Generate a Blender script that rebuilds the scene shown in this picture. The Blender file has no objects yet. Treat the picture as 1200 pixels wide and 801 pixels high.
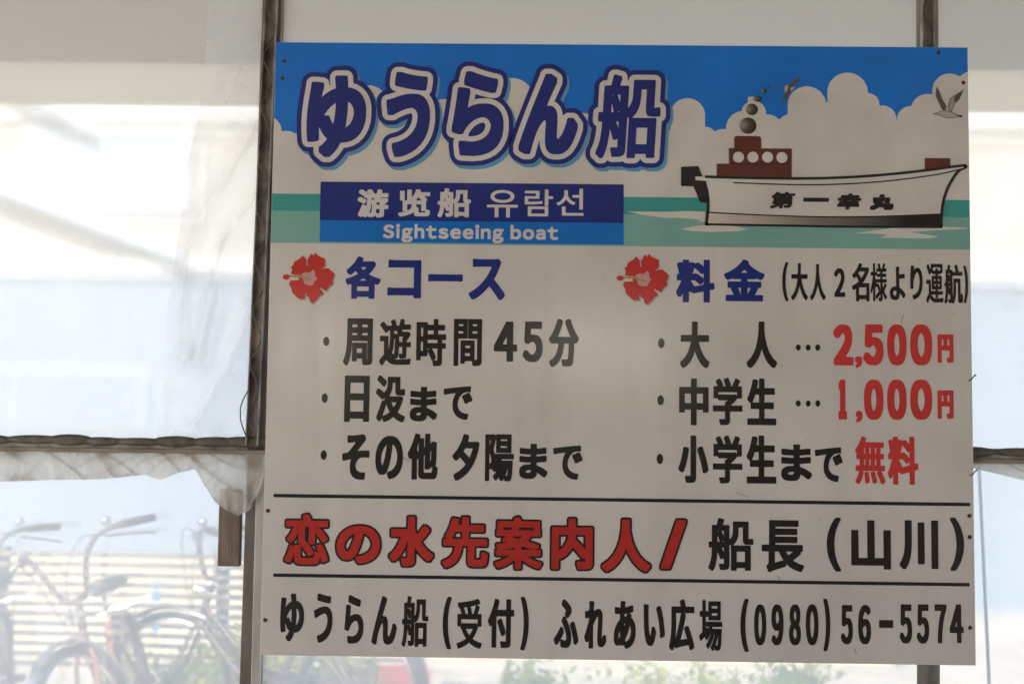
import bpy, bmesh, math, random
import numpy as np
from mathutils import Vector, Matrix
random.seed(7)
R = math.radians
scene = bpy.context.scene
col = scene.collection

# ------------------------------------------------------------------ camera
cam_data = bpy.data.cameras.new('camera')
cam = bpy.data.objects.new('camera', cam_data)
col.objects.link(cam)
cam_data.lens, cam_data.sensor_width = 50.0, 36.0
cam_data.clip_start, cam_data.clip_end = 0.05, 2000
cam_data.dof.use_dof = True
cam_data.dof.focus_distance = 2.45
cam_data.dof.aperture_fstop = 5.0
right = Vector((0.999807, 0.015314, 0.012331))
up = Vector((-0.011079, -0.079356, 0.996785))
back = right.cross(up)
m = Matrix((right, up, back)).transposed().to_4x4()
m.translation = (-0.14275, -2.43386, 1.44962)
cam.matrix_world = m
scene.camera = cam

# ------------------------------------------------------------------ world, sun, exposure
SUN_EL, SUN_AZ = R(48), R(208)          # azimuth measured from +Y (beyond the film wall) towards +X
world = bpy.data.worlds.new('World'); scene.world = world
world.use_nodes = True
wn = world.node_tree
sky = wn.nodes.new('ShaderNodeTexSky'); sky.sky_type = 'NISHITA'
sky.sun_disc = False
sky.sun_elevation = SUN_EL
sky.sun_rotation = SUN_AZ
sky.air_density, sky.dust_density, sky.ozone_density = 1.0, 4.0, 1.0
wn.nodes['Background'].inputs['Strength'].default_value = 0.13
wn.links.new(sky.outputs[0], wn.nodes['Background'].inputs['Color'])
sun_data = bpy.data.lights.new('sun', 'SUN'); sun_data.energy = 4.0; sun_data.angle = R(0.5)
sun_data.color = (1.0, 0.95, 0.87)
sun = bpy.data.objects.new('sun', sun_data); col.objects.link(sun)
sd = Vector((math.sin(SUN_AZ)*math.cos(SUN_EL), math.cos(SUN_AZ)*math.cos(SUN_EL), math.sin(SUN_EL)))
sun.rotation_euler = sd.to_track_quat('Z', 'Y').to_euler()
vs = scene.view_settings
scene.display_settings.display_device = 'sRGB'
vs.view_transform = 'Standard'; vs.look = 'None'; vs.gamma = 1.0; vs.use_curve_mapping = False
vs.exposure = 1.25
scene.cycles.transparent_max_bounces = 24
scene.cycles.max_bounces = 10
scene.cycles.diffuse_bounces = 5
scene.cycles.sample_clamp_indirect = 6.0

# ------------------------------------------------------------------ materials
def nodes_of(name):
    mt = bpy.data.materials.new(name); mt.use_nodes = True
    nt = mt.node_tree
    return mt, nt, nt.nodes['Principled BSDF'], nt.nodes['Material Output']

def mat(name, color, rough=0.6, metal=0.0, var=0.12, scale=12.0, color2=None, spec=0.5, bump=0.0, bscale=60.0, stretch=None):
    """Principled with a noise that varies colour (and roughness a little), optional bump."""
    mt, nt, p, out = nodes_of(name)
    N, L = nt.nodes, nt.links
    tc = N.new('ShaderNodeTexCoord')
    src = tc.outputs['Object']
    if stretch:
        mp = N.new('ShaderNodeMapping'); mp.inputs['Scale'].default_value = stretch
        L.new(src, mp.inputs[0]); src = mp.outputs[0]
    nz = N.new('ShaderNodeTexNoise'); nz.inputs['Scale'].default_value = scale; nz.inputs['Detail'].default_value = 6
    L.new(src, nz.inputs['Vector'])
    mx = N.new('ShaderNodeMix'); mx.data_type = 'RGBA'
    c2 = color2 or tuple(c*(1-var*2) for c in color)
    c1 = color if color2 else tuple(min(1, c*(1+var)) for c in color)
    mx.inputs[6].default_value = (*c1, 1); mx.inputs[7].default_value = (*c2, 1)
    rp = N.new('ShaderNodeValToRGB'); rp.color_ramp.elements[0].position = 0.35; rp.color_ramp.elements[1].position = 0.68
    L.new(nz.outputs[0], rp.inputs[0]); L.new(rp.outputs[0], mx.inputs[0])
    L.new(mx.outputs[2], p.inputs['Base Color'])
    p.inputs['Roughness'].default_value = rough; p.inputs['Metallic'].default_value = metal
    p.inputs['Specular IOR Level'].default_value = spec
    if bump:
        b = N.new('ShaderNodeBump'); b.inputs['Strength'].default_value = bump; b.inputs['Distance'].default_value = 0.01
        n2 = N.new('ShaderNodeTexNoise'); n2.inputs['Scale'].default_value = bscale; n2.inputs['Detail'].default_value = 5
        L.new(src, n2.inputs['Vector']); L.new(n2.outputs[0], b.inputs['Height']); L.new(b.outputs[0], p.inputs['Normal'])
    return mt

SIGN_ROUGH = 0.155
def ink(name, color, rough=SIGN_ROUGH):
    """printed vinyl on the sign: a flat colour, faintly mottled and scuffed"""
    return mat(name, color, rough, 0, 0.05, 9.0, spec=1.0, bump=0.012, bscale=14)

def gradient_ink(name, stops, axis=0, radial=False):
    mt, nt, p, out = nodes_of(name)
    N, L = nt.nodes, nt.links
    tc = N.new('ShaderNodeTexCoord'); sp = N.new('ShaderNodeSeparateXYZ')
    L.new(tc.outputs['Generated'], sp.inputs[0])
    rp = N.new('ShaderNodeValToRGB')
    for i, (pos, c) in enumerate(stops):
        e = rp.color_ramp.elements[i] if i < 2 else rp.color_ramp.elements.new(pos)
        e.position = pos; e.color = (*c, 1)
    if radial:
        v = N.new('ShaderNodeVectorMath'); v.operation = 'DISTANCE'; v.inputs[1].default_value = (0.15, 0.0, 0.55)
        cx = N.new('ShaderNodeCombineXYZ'); L.new(sp.outputs[0], cx.inputs[0]); L.new(sp.outputs[2], cx.inputs[2])
        L.new(cx.outputs[0], v.inputs[0]); L.new(v.outputs['Value'], rp.inputs[0])
    else:
        L.new(sp.outputs[axis], rp.inputs[0])
    L.new(rp.outputs[0], p.inputs['Base Color']); p.inputs['Roughness'].default_value = SIGN_ROUGH
    return mt

def film_mat(name, clear, tint, dirt=0.3, dirt_shade_col=(0.42, 0.36, 0.26), gloss=0.06, dscale=3.0, bump=0.25, alb=(0.81, 0.895, 0.97), trans=0.7, blur=0.0, stain_fold_shade=False):
    """agricultural film: part see-through, part milky (translucent + diffuse), dirty in patches"""
    mt, nt, p, out = nodes_of(name)
    N, L = nt.nodes, nt.links
    N.remove(p)
    tc = N.new('ShaderNodeTexCoord')
    nz = N.new('ShaderNodeTexNoise'); nz.inputs['Scale'].default_value = dscale; nz.inputs['Detail'].default_value = 8; nz.inputs['Roughness'].default_value = 0.65
    L.new(tc.outputs['Object'], nz.inputs['Vector'])
    fine = N.new('ShaderNodeTexNoise'); fine.inputs['Scale'].default_value = dscale*16; fine.inputs['Detail'].default_value = 6
    L.new(tc.outputs['Object'], fine.inputs['Vector'])
    r1 = N.new('ShaderNodeValToRGB'); r1.color_ramp.elements[0].position = 0.45; r1.color_ramp.elements[1].position = 0.75
    L.new(nz.outputs[0], r1.inputs[0])
    r2 = N.new('ShaderNodeValToRGB'); r2.color_ramp.elements[0].position = 0.5; r2.color_ramp.elements[1].position = 0.72
    L.new(fine.outputs[0], r2.inputs[0])
    mu = N.new('ShaderNodeMath'); mu.operation = 'MULTIPLY'; L.new(r1.outputs[0], mu.inputs[0]); L.new(r2.outputs[0], mu.inputs[1])
    ad = N.new('ShaderNodeMath'); ad.operation = 'MULTIPLY_ADD'; L.new(r1.outputs[0], ad.inputs[0]); ad.inputs[1].default_value = 0.35; L.new(mu.outputs[0], ad.inputs[2])
    dm = N.new('ShaderNodeMath'); dm.operation = 'MULTIPLY'; dm.use_clamp = True; L.new(ad.outputs[0], dm.inputs[0]); dm.inputs[1].default_value = dirt
    if stain_fold_shade:
        at = N.new('ShaderNodeAttribute'); at.attribute_name = 'stain_fold_shade'  # carries stains plus the fold shade painted into the film colour
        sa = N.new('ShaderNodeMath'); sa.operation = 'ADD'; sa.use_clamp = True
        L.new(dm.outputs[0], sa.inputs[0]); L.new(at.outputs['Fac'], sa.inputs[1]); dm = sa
    mx = N.new('ShaderNodeMix'); mx.data_type = 'RGBA'; mx.inputs[6].default_value = (*alb, 1); mx.inputs[7].default_value = (*dirt_shade_col, 1)
    L.new(dm.outputs[0], mx.inputs[0])
    bp = N.new('ShaderNodeBump'); bp.inputs['Strength'].default_value = bump; bp.inputs['Distance'].default_value = 0.02
    L.new(nz.outputs[0], bp.inputs['Height'])
    tl = N.new('ShaderNodeBsdfTranslucent'); df = N.new('ShaderNodeBsdfDiffuse')
    L.new(mx.outputs[2], tl.inputs[0]); L.new(mx.outputs[2], df.inputs[0])
    L.new(bp.outputs[0], tl.inputs['Normal']); L.new(bp.outputs[0], df.inputs['Normal'])
    m1 = N.new('ShaderNodeMixShader'); m1.inputs[0].default_value = trans
    L.new(df.outputs[0], m1.inputs[1]); L.new(tl.outputs[0], m1.inputs[2])
    tr = N.new('ShaderNodeBsdfTransparent'); tr.inputs[0].default_value = (*tint, 1)
    if blur:
        rf = N.new('ShaderNodeBsdfRefraction'); rf.inputs['IOR'].default_value = 1.06
        rf.inputs['Roughness'].default_value = blur; rf.inputs['Color'].default_value = (*tint, 1)
        mb = N.new('ShaderNodeMixShader'); mb.inputs[0].default_value = 0.8
        L.new(tr.outputs[0], mb.inputs[1]); L.new(rf.outputs[0], mb.inputs[2]); tr = mb
    m2 = N.new('ShaderNodeMixShader')
    cf = N.new('ShaderNodeMath'); cf.operation = 'MULTIPLY_ADD'; cf.use_clamp = True
    L.new(dm.outputs[0], cf.inputs[0]); cf.inputs[1].default_value = -clear*0.8; cf.inputs[2].default_value = clear
    L.new(cf.outputs[0], m2.inputs[0]); L.new(m1.outputs[0], m2.inputs[1]); L.new(tr.outputs[0], m2.inputs[2])
    gl = N.new('ShaderNodeBsdfGlossy'); gl.inputs['Roughness'].default_value = 0.18; L.new(bp.outputs[0], gl.inputs['Normal'])
    m3 = N.new('ShaderNodeMixShader'); m3.inputs[0].default_value = gloss
    L.new(m2.outputs[0], m3.inputs[1]); L.new(gl.outputs[0], m3.inputs[2]); L.new(m3.outputs[0], out.inputs[0])
    return mt

def leaf_mat(name, c1, c2):
    mt, nt, p, out = nodes_of(name)
    N, L = nt.nodes, nt.links
    g = N.new('ShaderNodeNewGeometry'); mx = N.new('ShaderNodeMix'); mx.data_type = 'RGBA'
    mx.inputs[6].default_value = (*c1, 1); mx.inputs[7].default_value = (*c2, 1)
    L.new(g.outputs['Random Per Island'], mx.inputs[0])
    df = N.new('ShaderNodeBsdfDiffuse'); tl = N.new('ShaderNodeBsdfTranslucent')
    L.new(mx.outputs[2], df.inputs[0]); L.new(mx.outputs[2], tl.inputs[0])
    ms = N.new('ShaderNodeMixShader'); ms.inputs[0].default_value = 0.5
    L.new(df.outputs[0], ms.inputs[1]); L.new(tl.outputs[0], ms.inputs[2]); L.new(ms.outputs[0], out.inputs[0])
    return mt

def board_mat():
    mt = mat('aged_white_board', (0.70, 0.685, 0.68), SIGN_ROUGH, 0, 0.04, 5.0, spec=1.0, bump=0.012, bscale=14)
    nt = mt.node_tree; N, L = nt.nodes, nt.links; p = N['Principled BSDF']
    src = p.inputs['Base Color'].links[0].from_socket
    tc = N.new('ShaderNodeTexCoord'); mp = N.new('ShaderNodeMapping'); mp.inputs['Scale'].default_value = (22, 1, 1.6)
    nz = N.new('ShaderNodeTexNoise'); nz.inputs['Scale'].default_value = 1.0; nz.inputs['Detail'].default_value = 7
    L.new(tc.outputs['Object'], mp.inputs[0]); L.new(mp.outputs[0], nz.inputs['Vector'])
    rp = N.new('ShaderNodeValToRGB'); rp.color_ramp.elements[0].position = 0.5; rp.color_ramp.elements[1].position = 0.8
    L.new(nz.outputs[0], rp.inputs[0])
    mu = N.new('ShaderNodeMath'); mu.operation = 'MULTIPLY'; mu.inputs[1].default_value = 0.16; L.new(rp.outputs[0], mu.inputs[0])
    mx = N.new('ShaderNodeMix'); mx.data_type = 'RGBA'; mx.inputs[7].default_value = (0.40, 0.34, 0.28, 1)
    L.new(mu.outputs[0], mx.inputs[0]); L.new(src, mx.inputs[6]); L.new(mx.outputs[2], p.inputs['Base Color'])
    ra = N.new('ShaderNodeMath'); ra.operation = 'MULTIPLY_ADD'; ra.inputs[1].default_value = 0.10; ra.inputs[2].default_value = SIGN_ROUGH-0.02
    L.new(rp.outputs[0], ra.inputs[0]); L.new(ra.outputs[0], p.inputs['Roughness'])
    return mt

M = dict(
    board=board_mat(),
    white=ink('white_print', (0.70, 0.69, 0.685)),
    sky=ink('sky_blue_print', (0.002, 0.20, 0.80)),
    navy=ink('navy_print', (0.012, 0.03, 0.24)),
    blue=ink('blue_print', (0.003, 0.18, 0.68)),
    pale=ink('light_blue_print', (0.12, 0.36, 0.62)),
    teal=ink('teal_print', (0.055, 0.36, 0.36)),
    teal2=ink('light_teal_print', (0.22, 0.47, 0.44)),
    black=ink('black_print', (0.022, 0.02, 0.02)),
    red=ink('red_print', (0.50, 0.035, 0.03)),
    price=ink('price_red_print', (0.64, 0.05, 0.05)),
    brown=ink('brown_print', (0.13, 0.035, 0.027)),
    pink=ink('pink_print', (0.62, 0.33, 0.36)),
    olive=ink('olive_print', (0.42, 0.34, 0.12)),
    petal=ink('petal_red_print', (0.58, 0.03, 0.03)),
    shade=ink('grey_print', (0.40, 0.37, 0.34)),
    greyb=ink('gull_grey_print', (0.11, 0.10, 0.095)),
    gullw=ink('gull_pale_print', (0.50, 0.47, 0.44)),
    stripe=gradient_ink('boot_stripe_print', [(0.0, (0.66, 0.62, 0.58)), (0.85, (0.03, 0.025, 0.025)), (0.45, (0.25, 0.22, 0.2))]),
    puff=gradient_ink('smoke_print', [(0.05, (0.33, 0.31, 0.28)), (0.85, (0.02, 0.018, 0.016)), (0.4, (0.10, 0.09, 0.08))], radial=True),
    screw=mat('rusty_screw', (0.10, 0.05, 0.035), 0.7, 0.4, 0.3, 300),
    steel=mat('weathered_galvanised_steel', (0.27, 0.255, 0.235), 0.55, 0.25, 0.25, 18, color2=(0.12, 0.105, 0.09), bump=0.15, bscale=90, stretch=(1, 1, .25)),
    alu=mat('dull_aluminium', (0.46, 0.46, 0.45), 0.42, 0.7, 0.12, 30, stretch=(1, 1, .2)),
    wire=mat('coated_spring_wire', (0.10, 0.095, 0.09), 0.5, 0.4),
    gather=mat('dark_gathered_film', (0.085, 0.078, 0.068), 0.5, 0, 0.3, 45, color2=(0.16, 0.145, 0.12), bump=0.3, bscale=70),
    lipm=mat('dusty_rail_lip', (0.34, 0.31, 0.26), 0.7, 0, 0.25, 14, color2=(0.2, 0.18, 0.15)),
    darkrail=mat('grimy_channel', (0.33, 0.31, 0.29), 0.55, 0.3, 0.3, 25, bump=0.2, bscale=80),
    wood=mat('weathered_wood', (0.21, 0.165, 0.135), 0.8, 0, 0.2, 20, bump=0.3, bscale=40, stretch=(4, 4, .8)),
    soffit=mat('beige_soffit', (0.24, 0.145, 0.055), 0.8, 0, 0.06, 3, stretch=(1, 6, 1)),
    backw=mat('brown_board_wall', (0.13, 0.105, 0.08), 0.85, 0, 0.1, 3, stretch=(6, 1, .5)),
    fascia=mat('cream_fascia', (0.75, 0.71, 0.62), 0.6, 0, 0.05, 4),
    ground=mat('pale_concrete', (0.50, 0.46, 0.385), 0.9, 0, 0.12, 1.6, bump=0.2, bscale=25),
    floor=mat('shed_floor_concrete', (0.46, 0.43, 0.385), 0.85, 0, 0.12, 2.0, bump=0.2, bscale=25),
    slat=mat('grey_blue_slat', (0.20, 0.19, 0.185), 0.7, 0, 0.1, 6, stretch=(.5, 1, 8)),
    house=mat('pale_blue_white_wall', (0.285, 0.345, 0.43), 0.7, 0, 0.03, 1.2),
    cream=mat('cream_panel', (0.52, 0.50, 0.455), 0.7, 0, 0.03, 1.5),
    whitep=mat('white_trim', (0.82, 0.82, 0.81), 0.5, 0, 0.03, 4),
    window=mat('pale_window_glass', (0.46, 0.53, 0.60), 0.12, 0, 0.03, 2),
    pipe=mat('grey_blue_pipe', (0.46, 0.52, 0.60), 0.5, 0.1),
    roofm=mat('grey_roof', (0.30, 0.30, 0.31), 0.6, 0, 0.1, 5),
    bark=mat('brown_stem', (0.12, 0.085, 0.055), 0.9),
    bikeblack=mat('black_enamel', (0.08, 0.062, 0.052), 0.35, 0.0),
    bikered=mat('faded_red_enamel', (0.33, 0.10, 0.06), 0.4),
    bikeblue=mat('dark_brown_enamel', (0.11, 0.075, 0.06), 0.35),
    rubber=mat('black_rubber', (0.03, 0.03, 0.03), 0.8),
    chrome=mat('chrome', (0.6, 0.6, 0.61), 0.32, 1.0, 0.03),
    leather=mat('black_saddle', (0.04, 0.038, 0.036), 0.55),
    redplastic=mat('faded_red_plastic', (0.55, 0.10, 0.08), 0.5),
    lowwall=mat('cream_low_wall', (0.74, 0.66, 0.48), 0.8, 0, 0.06, 2),
    cord=mat('pale_blue_cord', (0.25, 0.62, 0.85), 0.5),
    bluetag=mat('bright_blue_plastic', (0.05, 0.36, 0.75), 0.4),
    reflector=mat('orange_reflector', (0.75, 0.22, 0.04), 0.25),
    block=mat('grey_concrete_block', (0.35, 0.34, 0.32), 0.9, 0, 0.1, 8, bump=0.2),
    leaf_a=leaf_mat('yellow_green_leaf', (0.34, 0.42, 0.07), (0.62, 0.60, 0.18)),
    leaf_b=leaf_mat('mid_green_leaf', (0.20, 0.30, 0.07), (0.40, 0.45, 0.12)),
    grass=leaf_mat('dry_grass', (0.24, 0.28, 0.08), (0.50, 0.45, 0.20)),
)
M['film_up'] = film_mat('milky_film', 0.36, (0.975, 0.985, 1.0), dirt=0.18, trans=0.93, blur=0.27)
M['film_low'] = film_mat('clear_film', 0.33, (0.96, 0.98, 1.0), dirt=0.12, trans=0.93, blur=0.07, dscale=2.2)
M['film_flap'] = film_mat('loose_film', 0.80, (0.985, 0.99, 1.0), dirt=0.22, trans=0.93, dscale=3, bump=0.5, stain_fold_shade=True, alb=(0.93, 0.96, 1.0))
M['fascia'] = film_mat('cream_translucent_strip', 0.12, (1.0, 0.96, 0.86), dirt=0.2, trans=0.95, alb=(0.90, 0.81, 0.66))
M['film_skirt'] = film_mat('grimy_film', 0.2, (0.96, 0.94, 0.90), dirt=0.55, dirt_shade_col=(0.36, 0.29, 0.19), trans=0.8, dscale=7, bump=0.9, alb=(0.88, 0.86, 0.80), gloss=0.08, stain_fold_shade=True)

# ------------------------------------------------------------------ object helpers
def link(o, parent=None):
    col.objects.link(o)
    if parent is not None: o.parent = parent
    return o

def mesh_obj(name, verts, faces, material, parent=None, smooth=False):
    me = bpy.data.meshes.new(name)
    me.from_pydata([tuple(v) for v in verts], [], faces)
    me.materials.append(material)
    if smooth:
        me.polygons.foreach_set('use_smooth', [True]*len(me.polygons))
    me.update()
    return link(bpy.data.objects.new(name, me), parent)

def tag(o, label, cat, group=None):
    o['label'] = label; o['category'] = cat
    if group: o['group'] = group
    return o

def struct(o):
    o['kind'] = 'structure'; return o

def thing(name, label, cat, loc=(0, 0, 0), rz=0.0, group=None):
    o = bpy.data.objects.new(name, None); o.empty_display_size = 0.1
    o.location = loc; o.rotation_euler = (0, 0, rz)
    link(o); return tag(o, label, cat, group)

def copy_tree(o, parent=None):
    c = o.copy(); col.objects.link(c)
    if parent is not None: c.parent = parent
    for ch in list(o.children): copy_tree(ch, c)
    return c

class MB:
    def __init__(s): s.v, s.f = [], []
    def box(s, x0, y0, z0, x1, y1, z1):
        b = len(s.v)
        s.v += [(x, y, z) for z in (z0, z1) for y in (y0, y1) for x in (x0, x1)]
        s.f += [[b+i for i in q] for q in ((0, 2, 3, 1), (4, 5, 7, 6), (0, 1, 5, 4), (2, 6, 7, 3), (0, 4, 6, 2), (1, 3, 7, 5))]
        return s
    def tube(s, pts, r, seg=10, closed=False, cap=True):
        pts = [Vector(p) for p in pts]; n = len(pts)
        rr = r if isinstance(r, (list, tuple)) else [r]*n
        b = len(s.v); prev = None
        for i, p in enumerate(pts):
            if closed: t = pts[(i+1) % n]-pts[i-1]
            else: t = pts[min(i+1, n-1)]-pts[max(i-1, 0)]
            t.normalize()
            if prev is None:
                a = Vector((0, 0, 1)) if abs(t.z) < 0.9 else Vector((1, 0, 0))
                u = t.cross(a).normalized()
            else:
                u = (prev-t*prev.dot(t)).normalized()
            prev = u; w = t.cross(u)
            for k in range(seg):
                a = 2*math.pi*k/seg
                s.v.append(tuple(p+(u*math.cos(a)+w*math.sin(a))*rr[i]))
        m_ = n if closed else n-1
        for i in range(m_):
            for k in range(seg):
                a0, a1 = b+i*seg+k, b+i*seg+(k+1) % seg
                j = (i+1) % n
                s.f.append([a0, a1, b+j*seg+(k+1) % seg, b+j*seg+k])
        if cap and not closed:
            s.f.append([b+k for k in range(seg)][::-1]); s.f.append([b+(n-1)*seg+k for k in range(seg)])
        return s
    def ring(s, c, axis, rad, r, n=40, seg=8, a0=0.0, a1=2*math.pi):
        c = Vector(c); ax = Vector(axis).normalized()
        u = ax.orthogonal().normalized() if abs(ax.y) < 0.99 else Vector((1, 0, 0)); w = ax.cross(u)
        full = abs(a1-a0-2*math.pi) < 1e-6
        k = n if full else n+1
        return s.tube([c+(u*math.cos(a0+(a1-a0)*i/n)+w*math.sin(a0+(a1-a0)*i/n))*rad for i in range(k)], r, seg, full)
    def ball(s, c, rx, ry, rz, n=16, m_=10):
        b = len(s.v)
        for j in range(m_+1):
            ph = math.pi*j/m_
            for i in range(n):
                th = 2*math.pi*i/n
                s.v.append((c[0]+rx*math.sin(ph)*math.cos(th), c[1]+ry*math.sin(ph)*math.sin(th), c[2]+rz*math.cos(ph)))
        for j in range(m_):
            for i in range(n):
                s.f.append([b+j*n+i, b+(j+1)*n+i, b+(j+1)*n+(i+1) % n, b+j*n+(i+1) % n])
        return s
    def build(s, name, material, parent=None, smooth=False, bevel=0.0):
        o = mesh_obj(name, s.v, s.f, material, parent, smooth)
        if smooth:
            try: o.data.set_sharp_from_angle(angle=R(45))
            except Exception: pass
        if bevel:
            bm = bmesh.new(); bm.from_mesh(o.data)
            bmesh.ops.bevel(bm, geom=list(bm.edges), offset=bevel, segments=2, affect='EDGES', profile=0.5)
            bm.to_mesh(o.data); bm.free()
        return o

# ------------------------------------------------------------------ flat print shapes (millimetres on the sign)
def seg_field(xs, ys, segs):
    """unsigned distance from grid points to segments and even-odd inside mask"""
    X, Y = np.meshgrid(xs, ys); px = X.ravel()[:, None]; py = Y.ravel()[:, None]
    d = np.full(px.shape[0], 1e9); ins = np.zeros(px.shape[0], int)
    for k in range(0, len(segs), 64):
        s = segs[k:k+64]
        ax, ay, bx, by = s[:, 0], s[:, 1], s[:, 2], s[:, 3]
        ex, ey = bx-ax, by-ay; L2 = ex*ex+ey*ey+1e-12
        t = np.clip(((px-ax)*ex+(py-ay)*ey)/L2, 0, 1)
        dd = np.hypot(px-ax-t*ex, py-ay-t*ey).min(1); d = np.minimum(d, dd)
        cond = ((ay > py) != (by > py))
        xi = ax+(py-ay)*ex/np.where(ey == 0, 1e-12, ey)
        ins += (cond & (px < xi)).sum(1)
    return d.reshape(X.shape), (ins % 2 == 1).reshape(X.shape)

def iso_faces(F, xs, ys):
    """polygons of the region F < 0 (marching squares; runs of full cells become one quad)"""
    V, P = [], []
    full = (F[:-1, :-1] < 0) & (F[:-1, 1:] < 0) & (F[1:, :-1] < 0) & (F[1:, 1:] < 0)
    anyi = (F[:-1, :-1] < 0) | (F[:-1, 1:] < 0) | (F[1:, :-1] < 0) | (F[1:, 1:] < 0)
    ny, nx = full.shape
    for j in range(ny):
        row = full[j]; i = 0
        idx = np.flatnonzero(np.diff(np.concatenate(([0], row.astype(int), [0]))))
        for a, b in zip(idx[::2], idx[1::2]):
            n = len(V); V += [(xs[a], ys[j]), (xs[b], ys[j]), (xs[b], ys[j+1]), (xs[a], ys[j+1])]; P.append([n, n+1, n+2, n+3])
        for i in np.flatnonzero(anyi[j] & ~row):
            c = [(xs[i], ys[j], F[j, i]), (xs[i+1], ys[j], F[j, i+1]), (xs[i+1], ys[j+1], F[j+1, i+1]), (xs[i], ys[j+1], F[j+1, i])]
            poly = []
            for k in range(4):
                a, b = c[k], c[(k+1) % 4]
                if a[2] < 0: poly.append((a[0], a[1]))
                if (a[2] < 0) != (b[2] < 0):
                    t = a[2]/(a[2]-b[2]); poly.append((a[0]+t*(b[0]-a[0]), a[1]+t*(b[1]-a[1])))
            if len(poly) >= 3:
                n = len(V); V += poly; P.append(list(range(n, n+len(poly))))
    return V, P

class Print:
    """collects flat shapes of one ink; layer k lies k*0.25 mm in front of the board"""
    def __init__(s): s.v, s.f = [], []
    def poly(s, pts):
        n = len(s.v); s.v += list(pts); s.f.append(list(range(n, n+len(pts)))); return s
    def rect(s, x0, y0, x1, y1): return s.poly([(x0, y0), (x1, y0), (x1, y1), (x0, y1)])
    def ellipse(s, c, rx, ry=None, n=40):
        ry = ry or rx
        return s.poly([(c[0]+rx*math.cos(2*math.pi*i/n), c[1]+ry*math.sin(2*math.pi*i/n)) for i in range(n)])
    def iso(s, F, xs, ys, dx=0, dy=0):
        V, P = iso_faces(F, xs, ys); n = len(s.v)
        s.v += [(a+dx, b+dy) for a, b in V]; s.f += [[n+i for i in p] for p in P]; return s
    def stroke(s, pts, w, h=0.5, closed=False):
        pts = list(pts)+([pts[0]] if closed else [])
        segs = np.array([(*a, *b) for a, b in zip(pts, pts[1:])], float)
        xs = np.arange(min(p[0] for p in pts)-w-1, max(p[0] for p in pts)+w+2, h)
        ys = np.arange(min(p[1] for p in pts)-w-1, max(p[1] for p in pts)+w+2, h)
        d, _ = seg_field(xs, ys, segs)
        return s.iso(d-w, xs, ys)
    def build(s, name, material, parent, layer):
        k = 0.00025*layer
        o = mesh_obj(name, [(a/1000-0.6, -k, b/1000) for a, b in s.v], s.f, material, parent)
        return o

def smooth_line(pts, n=8):
    """Catmull-Rom through the points"""
    P = [Vector((*p, 0)) for p in pts]; out = []
    for i in range(len(P)-1):
        p0, p1, p2, p3 = P[max(i-1, 0)], P[i], P[i+1], P[min(i+2, len(P)-1)]
        for k in range(n):
            t = k/n
            q = 0.5*((2*p1)+(p2-p0)*t+(2*p0-5*p1+4*p2-p3)*t*t+(3*p1-p0-3*p2+p3)*t**3)
            out.append((q.x, q.y))
    out.append(tuple(P[-1][:2])); return out

font_curve = bpy.data.curves.new('lettering_source', 'FONT')
font_curve.resolution_u = 8
font_obj = bpy.data.objects.new('lettering_source', font_curve); col.objects.link(font_obj)
GLYPH = {}
def glyph(ch):
    """outline segments of a character of Blender's own font, unit box"""
    if ch not in GLYPH:
        if len(ch) > 1:
            x, parts_ = 0.0, []
            for c in ch:
                if c == ' ': x += .30; continue
                g_ = glyph(chr(ord(c)+0xFEE0)).copy(); x0 = min(g_[:, 0].min(), g_[:, 2].min())
                g_[:, [0, 2]] += x-x0; x = max(g_[:, 0].max(), g_[:, 2].max())+.19; parts_.append(g_)
            GLYPH[ch] = np.concatenate(parts_); return GLYPH[ch]
        if ch in '0123456789': ch2 = chr(ord(ch)+0xFEE0)
        else: ch2 = ch
        font_curve.body = ch2; font_curve.space_character = 1.22 if len(ch) > 1 else 1.0
        dg = bpy.context.evaluated_depsgraph_get()
        me = bpy.data.meshes.new_from_object(font_obj.evaluated_get(dg))
        bm = bmesh.new(); bm.from_mesh(me); bmesh.ops.remove_doubles(bm, verts=bm.verts, dist=1e-6)
        sg = np.array([(*e.verts[0].co[:2], *e.verts[1].co[:2]) for e in bm.edges if e.is_boundary], float)
        bm.free(); bpy.data.meshes.remove(me)
        GLYPH[ch] = sg
    return GLYPH[ch]

def char_field(ch, box, w, pad=0.0, h=0.5, shear=0.0, sharp=True):
    """signed distance (mm) of the character fitted into box, its strokes thickened by w"""
    sg = glyph(ch).copy()
    if shear:
        sg[:, 0] += sg[:, 1]*shear; sg[:, 2] += sg[:, 3]*shear
    lo = np.minimum(sg[:, :2].min(0), sg[:, 2:].min(0)); hi = np.maximum(sg[:, :2].max(0), sg[:, 2:].max(0))
    x0, y0, x1, y1 = box
    sx = max(x1-x0-2*w, 0.5)/(hi[0]-lo[0]); sy = max(y1-y0-2*w, 0.5)/(hi[1]-lo[1])
    sg[:, [0, 2]] = (sg[:, [0, 2]]-lo[0])*sx+x0+w; sg[:, [1, 3]] = (sg[:, [1, 3]]-lo[1])*sy+y0+w
    q = pad+6*h
    xs = np.arange(x0-q, x1+q+h, h); ys = np.arange(y0-q, y1+q+h, h)
    d, ins = seg_field(xs, ys, sg)
    F = np.where(ins, -d, d)
    # grow by a square first (keeps the stroke ends square), by a circle for the rest
    k = int(0.62*w/h)
    if sharp and k:
        for ax in (0, 1):
            G_ = F.copy()
            for q in range(1, k+1):
                for sg_ in (-q, q): G_ = np.minimum(G_, np.roll(F, sg_, axis=ax))
            F = G_
        return F-(w-k*h), xs, ys
    return F-w, xs, ys

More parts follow.
